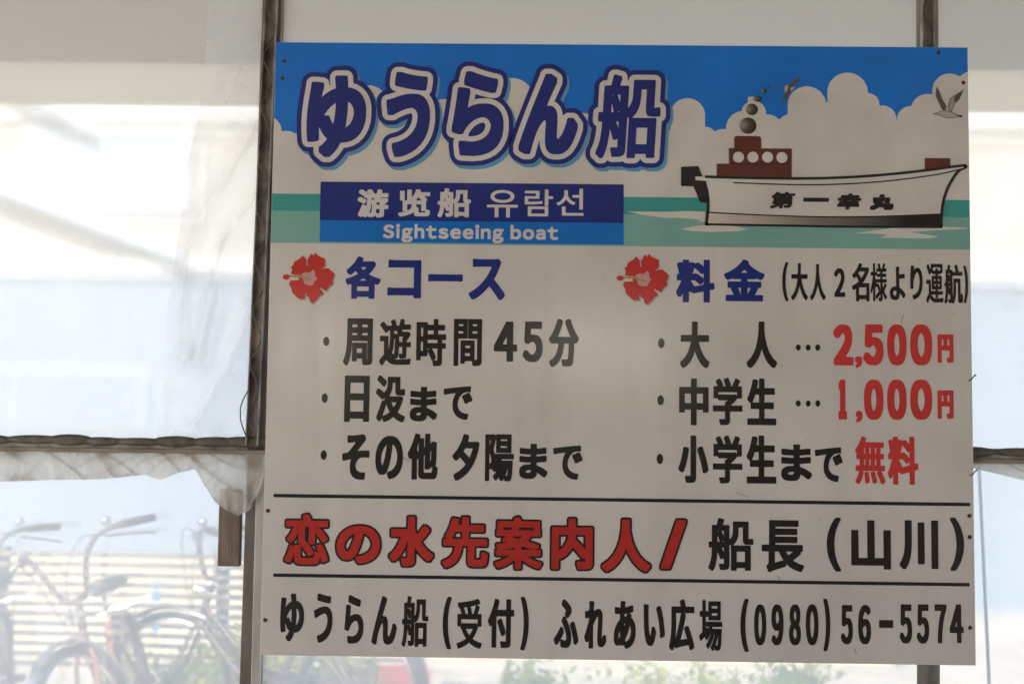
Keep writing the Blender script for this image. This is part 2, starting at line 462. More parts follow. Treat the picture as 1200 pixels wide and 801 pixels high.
def lettering(name, chars, w, material, parent, layer, h=0.55, shear=0.0, weights={}):
    p = Print()
    for c in chars:
        F, xs, ys = char_field(c[0], c[1:], weights.get(c[0], w), h=h, shear=shear)
        p.iso(F, xs, ys)
    return p.build(name, material, parent, layer)

# ------------------------------------------------------------------ sign layout, millimetres from the lower left corner
TITLE = [('ゆ',55.3,850.4,158.9,994.8), ('う',194,851.5,270.1,1001.8), ('ら',308.2,854.4,398.4,1004.1), ('ん',424.6,858.6,527.2,1000.8), ('船',558,852.6,670.5,1000.1)]
CHINESE = [('游',147.2,745.6,200.6,794.6), ('览',217.7,747.5,272.8,795.3), ('船',285.8,747,343.7,797.7)]
KOREAN = [('유',371.5,747.8,424.7,795.5), ('람',436.5,750.2,485.4,797.3), ('선',491.3,751.9,538.5,799)]
ENGLISH = [('Sightseeing boat',192.1,702.6,494.8,734.7)]
NAVY_BOX = (82,740.1,607.5,807.4)
BLUE_BOX = (82.9,702.3,607.8,740.1)
COURSE = [('各',129.2,603.9,189.4,677.2), ('コ',201.6,605.8,259.6,672.4), ('ー',271.7,635.4,331.2,648.1), ('ス',342.3,604.6,404,675.5)]
ROW_A = [('周',127.7,489.1,177.8,570.1), ('遊',190,489.8,243.9,569.7), ('時',253.2,489.4,304.3,570.4), ('間',317.5,490.1,365.8,571.1), ('4',386.7,498.5,426.2,567.3), ('5',436.1,498,470.1,567.9), ('分',481.1,490.4,532,572.8)]
ROW_B = [('日',131.5,392.1,174.3,471.5), ('没',185.3,392.8,235.7,472.1), ('ま',244.1,394.5,290.7,453.6), ('で',301.6,398,350.9,455.4)]
ROW_C = [('そ',129.8,294,176.3,371.3), ('の',186.7,295.8,233.7,369.3), ('他',241.9,295.5,293.3,373.8), ('夕',318.4,294.8,364.2,373.6), ('陽',374.1,294.4,423.1,374.3), ('ま',432.5,298.9,480.4,358.6), ('で',490.2,298.6,540.3,356.6)]
FEE = [('料',698.7,603.9,764.6,677.8), ('金',781.1,606.7,850,678.6)]
NOTE = [('(',880.4,607.4,890.7,675), ('大',895.6,609.5,924.2,673.4), ('人',927.9,609.9,954.6,672.5), ('2',969.2,615.8,988.1,665.5), ('名',999.6,608.8,1029.4,674.5), ('様',1031.2,609.1,1059.8,674.8), ('よ',1064.6,611.3,1090.8,669), ('り',1099.3,612.9,1120.5,671.2), ('運',1126.6,607.1,1155.7,674.6), ('航',1157.5,606.2,1189,673.7), (')',1190.3,607.7,1198.1,672.1)]
ADULT = [('大',705.8,491.4,755.6,570.8), ('人',819.4,492.7,871,572.1)]
PRICE_A = [('2',967.4,498.6,1001.4,568.7), (',',1004.2,494.6,1016.3,514.1), ('5',1018.3,499.1,1052.8,569.3), ('0',1058.9,499.6,1092.2,569.7), ('0',1098.2,500.1,1135.7,570.2)]
YEN = [('円',1144.7,504.8,1171.9,553.5), ('円',1143.6,409.6,1170.8,458)]
STUDENT = [('中',704.3,393.6,754.5,473.1), ('学',761.8,394.3,812.1,475), ('生',820.5,395,869.6,474.5)]
PRICE_B = [('1',975.4,406.3,989.9,474.2), (',',1004.8,401.8,1016.2,421.2), ('0',1018.8,406.3,1052.1,474.8), ('0',1058.1,406.8,1091.3,475.3), ('0',1097.3,407.3,1134.7,475.8)]
PUPIL = [('小',703.3,295.8,754.1,376), ('学',761.9,295.4,812,376.8), ('生',819.3,296.1,869.3,377.4), ('ま',877.8,301,929.6,363.1), ('で',935,300.5,981.9,358.9)]
FREE = [('無',1003.1,297.8,1054.2,377.9), ('料',1058.4,297.3,1110.1,378.5)]
BULLETS = [(98, 529.8, 6.0), (97.5, 432.4, 6.0), (98, 335.2, 6.1)]
BULLETS2 = [(673.5, 532.9, 6.4), (672.7, 435.4, 6.4), (671.9, 335.5, 6.4)]
DOTS = [(907.4, 528.2, 3.9), (924.4, 528.3, 3.9), (940.7, 528.5, 4.0), (907, 432.7, 4.0), (924, 432.9, 3.9), (940.3, 433.1, 3.9)]
PILOT = [('恋',35.5,149.9,109.1,234.3), ('の',123.8,152.7,197.3,216.1), ('水',213.9,149.5,287.9,232.8), ('先',304.1,148,380.8,233.4), ('案',393,147,472.4,234.6), ('内',489.1,147.7,558.4,233), ('人',575,145.1,655.9,233.1), ('/',674.2,150.6,716.2,233)]
CAPTAIN = [('船',754.4,148.6,830.6,237.1), ('長',844.4,147.6,915.6,234.9), ('(',954.3,149.9,978,240.4), ('山',995.6,154.5,1062.3,236.8), ('川',1077.1,155.6,1142.1,237.9), (')',1162.5,153.8,1185.5,243.1)]
OFFICE = [('ゆ',30.4,20.7,71,100.6), ('う',87.7,19.3,119.3,101.3), ('ら',139.9,18.4,172.1,99.3), ('ん',186,17.5,228.7,98.4), ('船',237,14.4,281.9,99.1), ('(',306.3,11.4,320.7,98.8), ('受',330.1,13,372.7,96), ('付',382.7,14.8,426.9,96.7), (')',437.9,11.6,451.8,100.6), ('ふ',494.3,16.4,535.7,97.2), ('れ',545.7,16,582.6,95.1), ('あ',595.3,16.8,632.3,95.8)]
OFFICE2 = [('い',645.5,21.8,681.3,91), ('広',688.5,15.4,730.9,99.9), ('場',739.2,15,778.2,99.5)]
PHONE = [('(',808.5,14.2,822.2,102.4), ('0',831.6,25.5,851.9,93.5), ('9',860.7,25.9,881.1,93.9), ('8',890.4,26.3,910.2,94.3), ('0',918.4,26.7,939.8,94.7), (')',948.1,17.3,959.6,104.4), ('5',977.2,29.2,997.5,94.5), ('6',1006.3,29.6,1027.7,94.9), ('-',1041.4,57.3,1065,70.3), ('5',1075.9,31.7,1096.8,96.9), ('5',1104.4,32.1,1125.3,97.3), ('7',1134.6,33,1154.3,97.7), ('4',1159.8,34,1182.8,98.1)]
BOATNAME = [('第',859.5,767.8,902.9,796.8), ('一',916.6,780,960.6,787.1), ('幸',974.8,767.1,1016.2,795.2), ('丸',1031.1,766.5,1071.8,794)]
RULES = [(14,262.4,1196.4,268.2),(16.8,128.2,1193.9,133.9)]
CLOUD_A = [(-15, 895.1, 26.8), (19.7, 865.3, 31.0), (72, 868.7, 41.7), (130.5, 917.5, 44.6), (162.6, 945, 32.8), (231.7, 912.3, 47.6), (293.9, 924.9, 29.8), (338.8, 907.2, 41.5), (412.4, 954.9, 38.0), (475.2, 908.4, 44.4), (534.6, 896.9, 35.5), (605.5, 909.6, 47.3)]
CLOUD_B = [(717.5, 929.6, 30.2), (746.7, 887.3, 22.8), (778.5, 883.8, 22.2), (815.5, 906.7, 31.7), (831.9, 934.9, 21.2), (856.2, 906, 26.4), (897.4, 907.5, 26.4), (924, 949.2, 33.3), (994.4, 972.4, 34.9), (1029.6, 951.7, 19.6), (1054.8, 926, 23.7), (1097.9, 914.6, 21.1), (1103.3, 925.4, 23.7), (1132.4, 941.8, 29.0), (1171.3, 976.6, 30.6), (1211.9, 980.2, 31.7), (1140.1, 920.3, 31.6), (981.9, 913.6, 47.5), (865.6, 888.4, 26.4)]
SEA = (785.8,755.8,699.9)
CLOUD_BASE=882.3
OUTBOARD = [(706.2,838.8), (736,840.5), (742,825.1), (748.2,812.8), (753,792.7), (752.6,776), (741.6,777), (738.3,779.2), (727.9,804.8), (706.3,805.3)]
HULL_TOP = [(731,822.2), (797,820.7), (897.1,820), (981.3,822.4), (1060.3,828.5), (1128.7,836.6), (1170.7,842.9), (1194.9,845.8)]
HULL_RAIL = [(731,815.8), (797,812.1), (902.3,809.4), (981.3,811.2), (1060.2,817.3), (1139.1,828.2), (1183.8,838.2), (1194.9,841.5)]
HULL_BOW = [(1194.9,842), (1183.8,836.1), (1171.5,818.9), (1162.4,800.1), (1156.3,778.7), (1153.5,754.8), (1152.7,738.8)]
HULL_STERN = [(746.9,813.8), (751.6,793.5), (753.3,772.2), (752.2,756.2), (750.1,739.1)]
HULL_STRIPE = [(752.2,759.9), (823.3,756.9), (928.4,754.2), (1033.4,755.2), (1151.9,760.6)]
HULL_BOTTOM = [(750.1,739.1), (875.8,738.2), (1007.1,737.4), (1152.7,738.3)]
CABIN_LOW = (767.9,820,897.1,845.1)
CABIN_MID = (789,844.2,897.2,872.6)
CABIN_TOP = (798,871.3,844.5,893.9)
BOW_BOX = (1126.2,838.4,1169.8,858.2)
PORTHOLES = [(805.4, 856.7, 9.5), (830.2, 856.9, 9.5), (855.6, 857.1, 9.5), (880.3, 856.8, 9.5)]
SMOKE = [(821.8, 912.2, 14.3), (828.7, 940.8, 10.1), (838.3, 959.8, 7.4), (849.4, 973.4, 4.5), (856.8, 981.5, 2.2)]
SMOKE_PLUME = [(821.9,963.4), (835.1,964.6), (847.3,950.1), (850.9,928.6), (823.4,928.3)]
STREAK_A = [(613.8,760.1), (680,760.3), (713,762), (748.3,761.4), (747.2,743.6), (732.9,742.4), (742.8,744.7), (732.9,747.9), (706.4,749.9), (680,749.6), (640.3,754.8)]
STREAK_B = [(706.5,731), (728.5,735.6), (748.3,738.7), (790.1,737.8), (823,732.1), (803.3,727.5), (752.7,725.9), (724.1,727.4)]
STREAK_C = [(1006.4,726.2), (1034.9,730.9), (1074.4,736.8), (1153.2,739.2), (1192.6,738), (1201.3,736.5), (1157.5,733.2), (1100.6,729.3), (1148.6,722), (1133.3,718.5), (1047.9,718.8), (1061.1,724.5), (1034.8,726.4)]
GULL_WING_L = [(1147.5,984.2), (1152.3,976), (1157.3,962.5), (1164.5,949.1), (1162.2,941.6), (1157.1,943), (1151.3,956.5), (1146.3,967)]
GULL_WING_R = [(1195.2,979.1), (1186.6,961.3), (1180.7,954.9), (1177.8,959.7), (1179.4,968.7)]
GULL_WING_IN = [(1178.9,968), (1171.2,962.7), (1167.7,947.6), (1169.5,940.9), (1173.2,939.9), (1178.5,955.2)]
GULL_BODY = [(1141.6,935.7), (1150.4,938.2), (1160,941.9), (1173.2,938.7), (1181.9,934.6), (1183.3,931.3), (1170.1,928.5), (1159.9,930.5), (1151.1,934)]
GULL_TAIL = [(1180.4,934.6), (1192.9,933.6), (1188.4,928.6)]
GULL2_WING = [(881.1,954.9), (884.7,967.9), (892,982.6), (902.8,994.5), (913.1,998), (910,990.9), (900.3,982.7), (895.5,970.4), (888.3,960.6)]
GULL2_BODY = [(884.8,981.3), (889.6,985.1), (891.9,981.4), (888.3,970.4), (885.5,974)]
GULL2_TAIL = [(895.5,980.2), (903.9,981.5), (897.9,974.1), (895,974.1)]
PETAL_A = [(54.1,678.3), (60.1,671.2), (60.4,660.8), (63.8,653), (54.3,646.5), (44,643.8), (34.9,645.6), (36,652.8), (34,657.9), (38.4,661.9), (39.5,667.1), (48.5,672.4)]
PETAL_B = [(62.1,669.9), (67,679.1), (68.9,681.7), (72.9,677.8), (76,683), (80.6,677.9), (92.4,672.8), (92.7,661.1), (85.1,652), (80,648), (69.6,653.1), (63.7,656.9)]
PETAL_C = [(82.6,648), (90.2,654.6), (98.6,656.6), (109.8,647), (106.2,635.3), (107.6,630.2), (101.2,624.9), (96.2,617.1), (87.1,622.2), (81.8,628.6)]
PETAL_D = [(62.6,621.9), (70.2,625.9), (78,624.7), (89.2,617), (91.2,611.9), (84.8,607.9), (82.4,604), (77.3,598.8), (73.5,594.9), (69,597.4), (66.9,605.1), (61.6,609)]
PETAL_E = [(53.2,636.1), (58.6,628.3), (60.1,619.3), (59.2,602.5), (50.2,602.4), (43.6,607.5), (37,613.9), (35.5,621.6), (31.5,628.1), (33.9,634.6), (44.2,634.7)]
HEART = [(53,646.4), (60.7,649.1), (67.1,647.9), (72.2,653.8), (76.1,650.6), (77,641.5), (80.9,639), (75.2,632.4), (74.1,627.2), (69,625.9), (62.5,627.1), (58.6,628.3), (55.8,634.8), (53.8,640)]
CORE = [(60.4,660.8), (84.9,659.8), (95.8,636.5), (80.8,614.3), (61.5,611.5), (48.2,629.5), (49,649)]
STAMEN = [(31.7,643.4), (51.8,643.2), (70,636.9), (68.8,634.3), (51.8,639.3), (31.8,640.8)]
STAMEN_TIP = [(26.6, 640.3, 6.2)]
FLOWER_STEP = (575.8,3.9)
SCREWS = [(10.9, 989.1), (13.2, 1019.5), (1194.5, 991.3), (-0.8, 239.4), (1.1, 55.5), (1195.1, 246.3), (1198.9, 210.5), (1194, 59.5), (1152.4, 1043.8)]
NAILS = [(1202.5, 480.5), (1200.3, 319.7)]

# ------------------------------------------------------------------ the setting: ground, floor, roof
def sheet(name, x0, y0, x1, y1, z, material):
    return struct(mesh_obj(name, [(x0, y0, z), (x1, y0, z), (x1, y1, z), (x0, y1, z)], [[0, 1, 2, 3]], material))
sheet('ground', -400, -400, 400, 400, 0.0, M['ground'])
sheet('floor', -7, -5.0, 7, 0.05, 0.02, M['floor'])
b = MB()
b.v = [(-3.4, 1.0, 2.385), (5, 1.0, 2.385), (5, -5.0, 2.95), (-3.4, -5.0, 2.95), (-3.4, 1.0, 2.44), (5, 1.0, 2.44), (5, -5.0, 3.0), (-3.4, -5.0, 3.0)]
b.f = [[0, 1, 2, 3], [4, 7, 6, 5], [0, 4, 5, 1], [1, 5, 6, 2], [2, 6, 7, 3], [3, 7, 4, 0]]
struct(b.build('roof', M['soffit']))
# unseen wall behind the viewer: daylight slots shaped for soft streaks mirrored in the sign
bw = MB().box(-2.3, -5.10, 0.02, 2.6, -5.02, 1.80).box(-2.3, -5.10, 2.20, 2.6, -5.02, 2.94)
bw.box(-2.3, -5.097, 1.801, -1.54, -5.023, 2.199).box(-1.14, -5.097, 1.801, -.15, -5.023, 2.199).box(.62, -5.097, 1.801, 2.6, -5.023, 2.199)
struct(bw.build('wall', M['backw']))
fb = MB().box(-3.4, 1.004, 2.283, 5, 1.008, 2.44).build('eave_strip', M['fascia'])
tag(fb, 'pale translucent strip along the eave, seen through the film above the sign', 'eave strip')

# ------------------------------------------------------------------ film wall: posts, channels, rail, films
def zigzag(a, b_, half, pitch, axis='x', amp_y=0.003):
    a, b_ = Vector(a), Vector(b_); d = (b_-a); n = max(2, int(d.length/pitch)); u = d.normalized()
    s = Vector((0, -1, 0)).cross(u).normalized()
    pts = []
    for i in range(n+1):
        sd_ = half if i % 2 else -half
        c = a+d*(i/n)
        for k in (-0.16, 0.16):
            pts.append(c+u*(k*pitch)+s*sd_*random.uniform(0.85, 1.1)+Vector((0, -amp_y*(i % 2), 0)))
    return pts

def post(label, xb, xt, width, chan_b, chan_t, round_=False):
    t = thing('steel_post', label, 'post', ((xb+xt)/2, 0.05, 0), group='steel posts of the film wall')
    o = (xb+xt)/2
    zs = [0, .6, 1.1, 1.46, 1.8, 2.2, 2.42]
    f = lambda z, p, q: p+(q-p)*z/2.4
    pm = MB()
    if round_:
        pm.tube([(f(z, xb, xt)-o, 0.0, z) for z in zs], width/2, 20)
    else:
        for z0, z1 in zip(zs, zs[1:]):
            pass
        n = len(pm.v); hw = width/2
        for z in zs:
            c = f(z, xb, xt)-o
            pm.v += [(c-hw, -.018, z), (c+hw, -.018, z), (c+hw, .018, z), (c-hw, .018, z)]
        for i in range(len(zs)-1):
            for k in range(4):
                pm.f.append([n+i*4+k, n+i*4+(k+1) % 4, n+i*4+4+(k+1) % 4, n+i*4+4+k])
    pm.build('post_tube', M['steel'], t, smooth=round_)
    cm = MB(); n = 0; hw = 0.011
    c0, c1 = f(0, *chan_b)-o if False else chan_b-o, chan_t-o
    prof = [(-hw, -.034), (-hw+.002, -.034), (-hw+.003, -.022), (hw-.003, -.022), (hw-.002, -.034), (hw, -.034), (hw, -.0195), (-hw, -.0195)]
    for z in (1.46, 2.38):
        c = c0+(c1-c0)*(z-1.02)/1.36
        cm.v += [(c+x, y, z) for x, y in prof]
    for k in range(8): cm.f.append([k, (k+1) % 8, 8+(k+1) % 8, 8+k])
    ch = cm.build('clip_channel', M['darkrail'], t)
    MB().tube(zigzag((c0+(c1-c0)*.33, -.030, 1.465), (c1, -.030, 2.37), .0085, .045), 0.0014, 6).build('spring_wire', M['wire'], ch)
    if not round_:
        MB().box(.0035, -.030, 0.02, .0185, -.0185, 1.435).build('edge_strip', M['alu'], t, bevel=.001)
    return t

post('weathered steel post left of the sign, with a film clip channel', -0.632, -0.616, 0.034, -0.637, -0.614)
post('round steel post behind the right side of the sign', 0.527, 0.549, 0.038, 0.508, 0.545, True)

r = thing('clip_rail', 'grimy horizontal clip rail crossing the film wall behind the sign', 'rail', (0, 0.03, 1.457))
MB().box(-3, .002, -.013, 3, .028, .014).build('rail_bar', M['darkrail'], r, bevel=0.003)
MB().box(-3, -.006, -.0132, 3, .0015, -.0045).build('channel_lip', M['lipm'], r, bevel=.002)
# film gathered over the spring: soft lobes along the rail
x = -1.16
while x < 0.82:
    if not -.60 < x < .58:
        w_ = random.uniform(.034, .058)
        MB().ball((x, -.001, .0085+random.uniform(-.0015, .0015)), w_, .0065, random.uniform(.007, .010), 24, 8).build('gathered_film', M['gather'], r, smooth=True)
    x += random.uniform(.052, .078)

def noise2(x, z, s):
    from mathutils import noise
    return noise.noise(Vector((x*s, z*s, s*3.1)))

def film_panel(name, label, x0, x1, z0, z1, material, y=0.055, group=None, n=40, m_=40, amp=0.004):
    V = []; Fc = []
    for j in range(m_+1):
        for i in range(n+1):
            X = x0+(x1-x0)*i/n; Z = z0+(z1-z0)*j/m_
            d = amp*(noise2(X, Z, 2.3)+0.5*noise2(X+5, Z*.6, 6.0))
            V.append((X, y+d, Z))
    for j in range(m_):
        for i in range(n):
            a = j*(n+1)+i; Fc.append([a, a+1, a+n+2, a+n+1])
    o = mesh_obj(name, V, Fc, material, None, True)
    return tag(o, label, 'plastic film', group)

G = 'film panels of the wall'
film_panel('plastic_film', 'milky plastic film panel left of the sign, above the clip rail', -3.0, -0.633, 1.462, 2.42, M['film_up'], group=G)
film_panel('plastic_film', 'milky plastic film strip showing along the top edge of the sign', -0.632, 0.540, 1.462, 2.42, M['film_up'], group=G)
film_panel('plastic_film', 'milky plastic film panel right of the sign, above the clip rail', 0.541, 3.0, 1.462, 2.42, M['film_up'], group=G)
film_panel('plastic_film', 'clear lower film panel with bicycles showing through it', -3.0, -0.633, 0.03, 1.452, M['film_low'], group=G)
film_panel('plastic_film', 'clear film strip showing along the bottom edge of the sign', -0.632, 0.530, 0.03, 1.452, M['film_low'], group=G)
film_panel('plastic_film', 'whitish lower film panel right of the sign, below the clip rail', 0.531, 3.0, 0.03, 1.452, M['film_up'], group=G)

def interp(pts, z, zi=1):
    """x of a polyline at height z (points ordered by falling z), or z at x when zi = 0"""
    P = sorted(pts, key=lambda p: p[zi])
    ks = [p[zi] for p in P]; vs_ = [p[1-zi] for p in P]
    return float(np.interp(z, ks, vs_))

# loose second layer of film beside the post: free curved left edge, long diagonal creases
FLAP_EDGE = smooth_line([(-0.728, 2.40), (-0.734, 2.266), (-0.737, 2.137), (-0.745, 2.046), (-0.764, 1.954), (-0.769, 1.895), (-0.777, 1.793), (-0.79, 1.685), (-0.799, 1.526), (-0.802, 1.469)])
FLAP_RIGHT = [(-0.613, 2.40), (-0.618, 2.267), (-0.619, 2.138), (-0.622, 2.047), (-0.625, 1.956), (-0.628, 1.896), (-0.630, 1.795), (-0.632, 1.686), (-0.634, 1.528), (-0.636, 1.469)]
CREASES = [([(-0.634, 2.021), (-0.683, 1.935), (-0.727, 1.874), (-0.758, 1.804), (-0.764, 1.715), (-0.761, 1.616)], .010, .020),
           ([(-0.637, 1.898), (-0.692, 1.821), (-0.715, 1.746), (-0.741, 1.61)], .008, .022),
           ([(-0.64, 1.70), (-0.665, 1.62), (-0.70, 1.55), (-0.735, 1.50)], .006, .022),
           ([(-0.64, 2.18), (-0.68, 2.12), (-0.70, 2.04)], .006, .03),
           ([(-0.70, 1.73), (-0.715, 1.66), (-0.722, 1.60)], .005, .014)]
def crease_d(X, Z):
    d = 0
    for pts, h, w_ in CREASES:
        best = 9
        for (ax, az), (bx, bz) in zip(pts, pts[1:]):
            ex, ez = bx-ax, bz-az; t = max(0, min(1, ((X-ax)*ex+(Z-az)*ez)/(ex*ex+ez*ez)))
            best = min(best, math.hypot(X-ax-t*ex, Z-az-t*ez))
        d += h*math.exp(-(best/w_)**2)
    return d
def STAIN_FOLD_SHADE(X, Z):  # brownish stains plus fold shade painted along the creases
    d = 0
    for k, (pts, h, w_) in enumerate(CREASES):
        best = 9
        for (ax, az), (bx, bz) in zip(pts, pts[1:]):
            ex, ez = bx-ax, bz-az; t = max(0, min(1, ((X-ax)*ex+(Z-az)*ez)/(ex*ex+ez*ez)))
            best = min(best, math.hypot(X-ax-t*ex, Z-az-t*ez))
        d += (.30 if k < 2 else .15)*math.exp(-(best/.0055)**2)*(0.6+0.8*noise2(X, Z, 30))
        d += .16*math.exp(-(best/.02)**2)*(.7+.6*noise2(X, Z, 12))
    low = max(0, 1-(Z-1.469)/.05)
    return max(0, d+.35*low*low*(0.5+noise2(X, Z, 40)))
V, Fc = [], []
n, m_ = 100, 220
for j in range(m_+1):
    Z = 2.40-(2.40-1.469)*j/m_
    a, c = interp(FLAP_EDGE, Z), interp(FLAP_RIGHT, Z)
    for i in range(n+1):
        u = i/n; X = a+(c-a)*u
        d = crease_d(X, Z)+.003*noise2(X, Z, 9)+.0015*noise2(X, Z, 25)+.004*math.sin(u*math.pi)
        V.append((X, 0.046-d-.010*u*u, Z))
for j in range(m_):
    for i in range(n):
        a = j*(n+1)+i; Fc.append([a, a+1, a+n+2, a+n+1])
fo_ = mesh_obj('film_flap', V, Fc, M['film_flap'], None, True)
at = fo_.data.attributes.new('stain_fold_shade', 'FLOAT', 'POINT')
at.data.foreach_set('value', [min(1.0, STAIN_FOLD_SHADE(v[0], v[2])) for v in V])
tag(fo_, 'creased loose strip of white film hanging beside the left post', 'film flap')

def skirt(name, label, edge, top, x0, x1, y, ny=0.012):
    n, m_ = int((x1-x0)/.004), 26; V, Fc = [], []
    for j in range(m_+1):
        for i in range(n+1):
            X = x0+(x1-x0)*i/n; zb = interp(edge, X, 0); t = j/m_
            Z = top+(zb-top)*t
            d = .010*t*math.sin(X*43+2*noise2(X, 0, 4))+.007*t*math.sin(X*97+Z*30+3*noise2(X, 2, 5))+.007*noise2(X*1.5, Z, 18)+.003*noise2(X, Z, 45)+.006*t*noise2(X*3, 1, 9)
            V.append((X, y-.006*t-abs(d)-.008*t*math.exp(-(abs(noise2(X+Z*1.3, Z*.6-X*.2, 11))/.06)**2), Z))
    for j in range(m_):
        for i in range(n):
            a = j*(n+1)+i; Fc.append([a, a+1, a+n+2, a+n+1])
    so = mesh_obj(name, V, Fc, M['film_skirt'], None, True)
    at = so.data.attributes.new('stain_fold_shade', 'FLOAT', 'POINT'); st_ = []
    for X, Y_, Z in V:                                   # diagonal crumple lines painted dark as fold shade, grime gathers under the rail
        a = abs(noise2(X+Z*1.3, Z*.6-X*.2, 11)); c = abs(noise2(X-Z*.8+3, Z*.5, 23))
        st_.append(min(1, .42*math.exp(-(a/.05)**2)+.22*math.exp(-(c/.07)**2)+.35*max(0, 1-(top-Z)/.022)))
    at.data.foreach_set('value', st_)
    return tag(so, label, 'film skirt', 'skirts of film hanging from the rail')
SK = [(-3.0, 1.385), (-2.0, 1.392), (-1.106, 1.39), (-1.062, 1.393), (-0.973, 1.397), (-0.878, 1.4), (-0.81, 1.408), (-0.788, 1.400), (-0.775, 1.402), (-0.752, 1.412), (-0.725, 1.419), (-0.71, 1.394), (-0.693, 1.372), (-0.679, 1.357), (-0.662, 1.346), (-0.645, 1.341), (-0.629, 1.349), (-0.612, 1.383), (-0.606, 1.41)]
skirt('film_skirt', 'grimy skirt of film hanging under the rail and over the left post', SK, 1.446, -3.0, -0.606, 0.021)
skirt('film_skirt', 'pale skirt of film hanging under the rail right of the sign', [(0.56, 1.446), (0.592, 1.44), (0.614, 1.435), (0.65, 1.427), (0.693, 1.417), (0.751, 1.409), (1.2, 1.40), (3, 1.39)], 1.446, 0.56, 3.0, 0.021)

wb = MB().box(-0.688, 0.040, 1.252, -0.6495, 0.058, 1.385).build('wood_block', M['wood'], bevel=0.002)
tag(wb, 'short brown wood block fixed to the side of the left post', 'wood block')
# loose end of spring wire at the foot of the flap
lw = MB().tube([(-0.636, .008, 1.555), (-0.643, .004, 1.54), (-0.6475, .002, 1.525), (-0.647, .002, 1.505), (-0.642, .006, 1.488), (-0.638, .012, 1.476)], .0011, 6).build('loose_wire', M['wire'], smooth=True)
tag(lw, 'thin dark loop of wire sticking out at the corner of post and rail', 'wire')

# ------------------------------------------------------------------ the sign
sign = thing('information_sign', 'large white sign board with Japanese lettering and a boat picture', 'sign', (0, 0, 1.636-1.05081/2))
BX0, BX1, BY0, BY1 = -2.5, 1203, -3, 1054
bd = MB().box(BX0/1000-.6, 0, BY0/1000, BX1/1000-.6, 0.005, BY1/1000).build('board', M['board'], sign, bevel=0.0008)

def clip_field(F, xs, ys, x0, y0, x1, y1):
    X, Y = np.meshgrid(xs, ys)
    return np.maximum(F, np.maximum(np.maximum(x0-X, X-x1), np.maximum(y0-Y, Y-y1)))
EX0, EX1, EY1 = BX0+.6, BX1-.6, BY1-.6
Print().rect(EX0, SEA[0], EX1, EY1).build('sky_print', M['sky'], sign, 1)
xs = np.arange(EX0-2, EX1+3, 1.0); ys = np.arange(SEA[0]-2, 1030, 1.0)
X, Y = np.meshgrid(xs, ys); F = np.full(X.shape, 1e9)
for (cx_, cy_, r_) in CLOUD_A+CLOUD_B+[(690, 870, 34), (655, 880, 30)]: F = np.minimum(F, np.hypot(X-cx_, np.maximum(Y-cy_, 0))-r_)
F = np.minimum(F, Y-CLOUD_BASE+12+10*np.clip((X-760)/60, -2, 0))
pl = SMOKE_PLUME; F = np.minimum(F, np.maximum(np.maximum(pl[0][0]-X, Y-pl[0][1]), np.maximum(pl[4][1]-Y, X-pl[1][0])))
Print().iso(clip_field(F, xs, ys, EX0, SEA[0], EX1, EY1), xs, ys).build('cloud_print', M['white'], sign, 2)
sea = Print().rect(EX0, SEA[2], EX1, SEA[1]).build('sea_print', M['teal2'], sign, 2)
Print().rect(EX0, SEA[1], EX1, SEA[0]).build('deep_water', M['teal'], sea, 2)
for s_ in (STREAK_A, STREAK_B, STREAK_C): Print().poly([(min(x, EX1), y) for x, y in s_]).build('wave', M['white'], sea, 3)

# title: thick navy characters with white and navy outlines and a pale drop shadow
def outlined(chars, w, rings, h=0.8, shear=0.0, weights={}):
    """fields of every character, then one Print per ring offset"""
    prs = [Print() for _ in rings]
    for c in chars:
        F, xs, ys = char_field(c[0], c[1:], weights.get(c[0], w), pad=max(r_[0] for r_ in rings)+1, h=h, shear=shear)
        for p, (off, dx, dy) in zip(prs, rings): p.iso(F-off, xs, ys, dx, dy)
    return prs
pr = outlined(TITLE, 6.2, [(0, 0, 0), (9.0, 0, 0), (17.2, 0, 0), (17.2, 4.5, -6)], shear=0.08, weights={'船': 3.5})
ti = pr[0].build('title_lettering', M['navy'], sign, 8)
pr[1].build('white_outline', M['white'], ti, 7); pr[2].build('navy_outline', M['navy'], ti, 6); pr[3].build('drop_shadow', M['pale'], ti, 5)
np_ = Print().rect(*NAVY_BOX).build('subtitle_panel', M['navy'], sign, 4)
Print().rect(*BLUE_BOX).build('blue_band', M['blue'], np_, 4)
lettering('chinese_lettering', CHINESE, 2.0, M['white'], np_, 6, weights={'览': 1.8, '船': 1.6})
lettering('korean_lettering', KOREAN, 0.6, M['white'], np_, 6)
F, xs, ys = char_field(ENGLISH[0][0], ENGLISH[0][1:], 1.3, h=0.5)
Print().iso(F, xs, ys).build('english_lettering', M['white'], np_, 6)

# the picture of the boat
boat = Print()
top, rail, bow, stern = smooth_line(HULL_TOP), smooth_line(HULL_RAIL), smooth_line(HULL_BOW), smooth_line(HULL_STERN)
stripe, bottom = smooth_line(HULL_STRIPE), smooth_line(HULL_BOTTOM)
hull = boat.poly([rail[0]]+rail[1:-6]+bow[2:]+bottom[::-1][1:]+stern[::-1][1:]).build('boat_picture', M['white'], sign, 5)
Print().poly(stripe+[(bottom[-1][0]-.5, bottom[-1][1])]+bottom[::-1][1:]).build('boot_stripe', M['stripe'], hull, 6)
ol = Print()
for p_, w_ in ((stern, 2.5), (bow, 2.4), (bottom, 1.9), (stripe, 1.1)): ol.stroke(p_, w_)
ol.build('hull_outline', M['black'], hull, 7)
Print().poly(smooth_line(OUTBOARD[:4], 1)+OUTBOARD[4:]).build('outboard_motor', M['black'], hull, 8)
Print().poly(top+rail[::-1]).build('rail_band', M['white'], hull, 9)
rl = Print().stroke(top[3:], 2.3); rl.stroke(rail[8:], 1.1); rl.ellipse((1195.5, 843.8), 3.2)
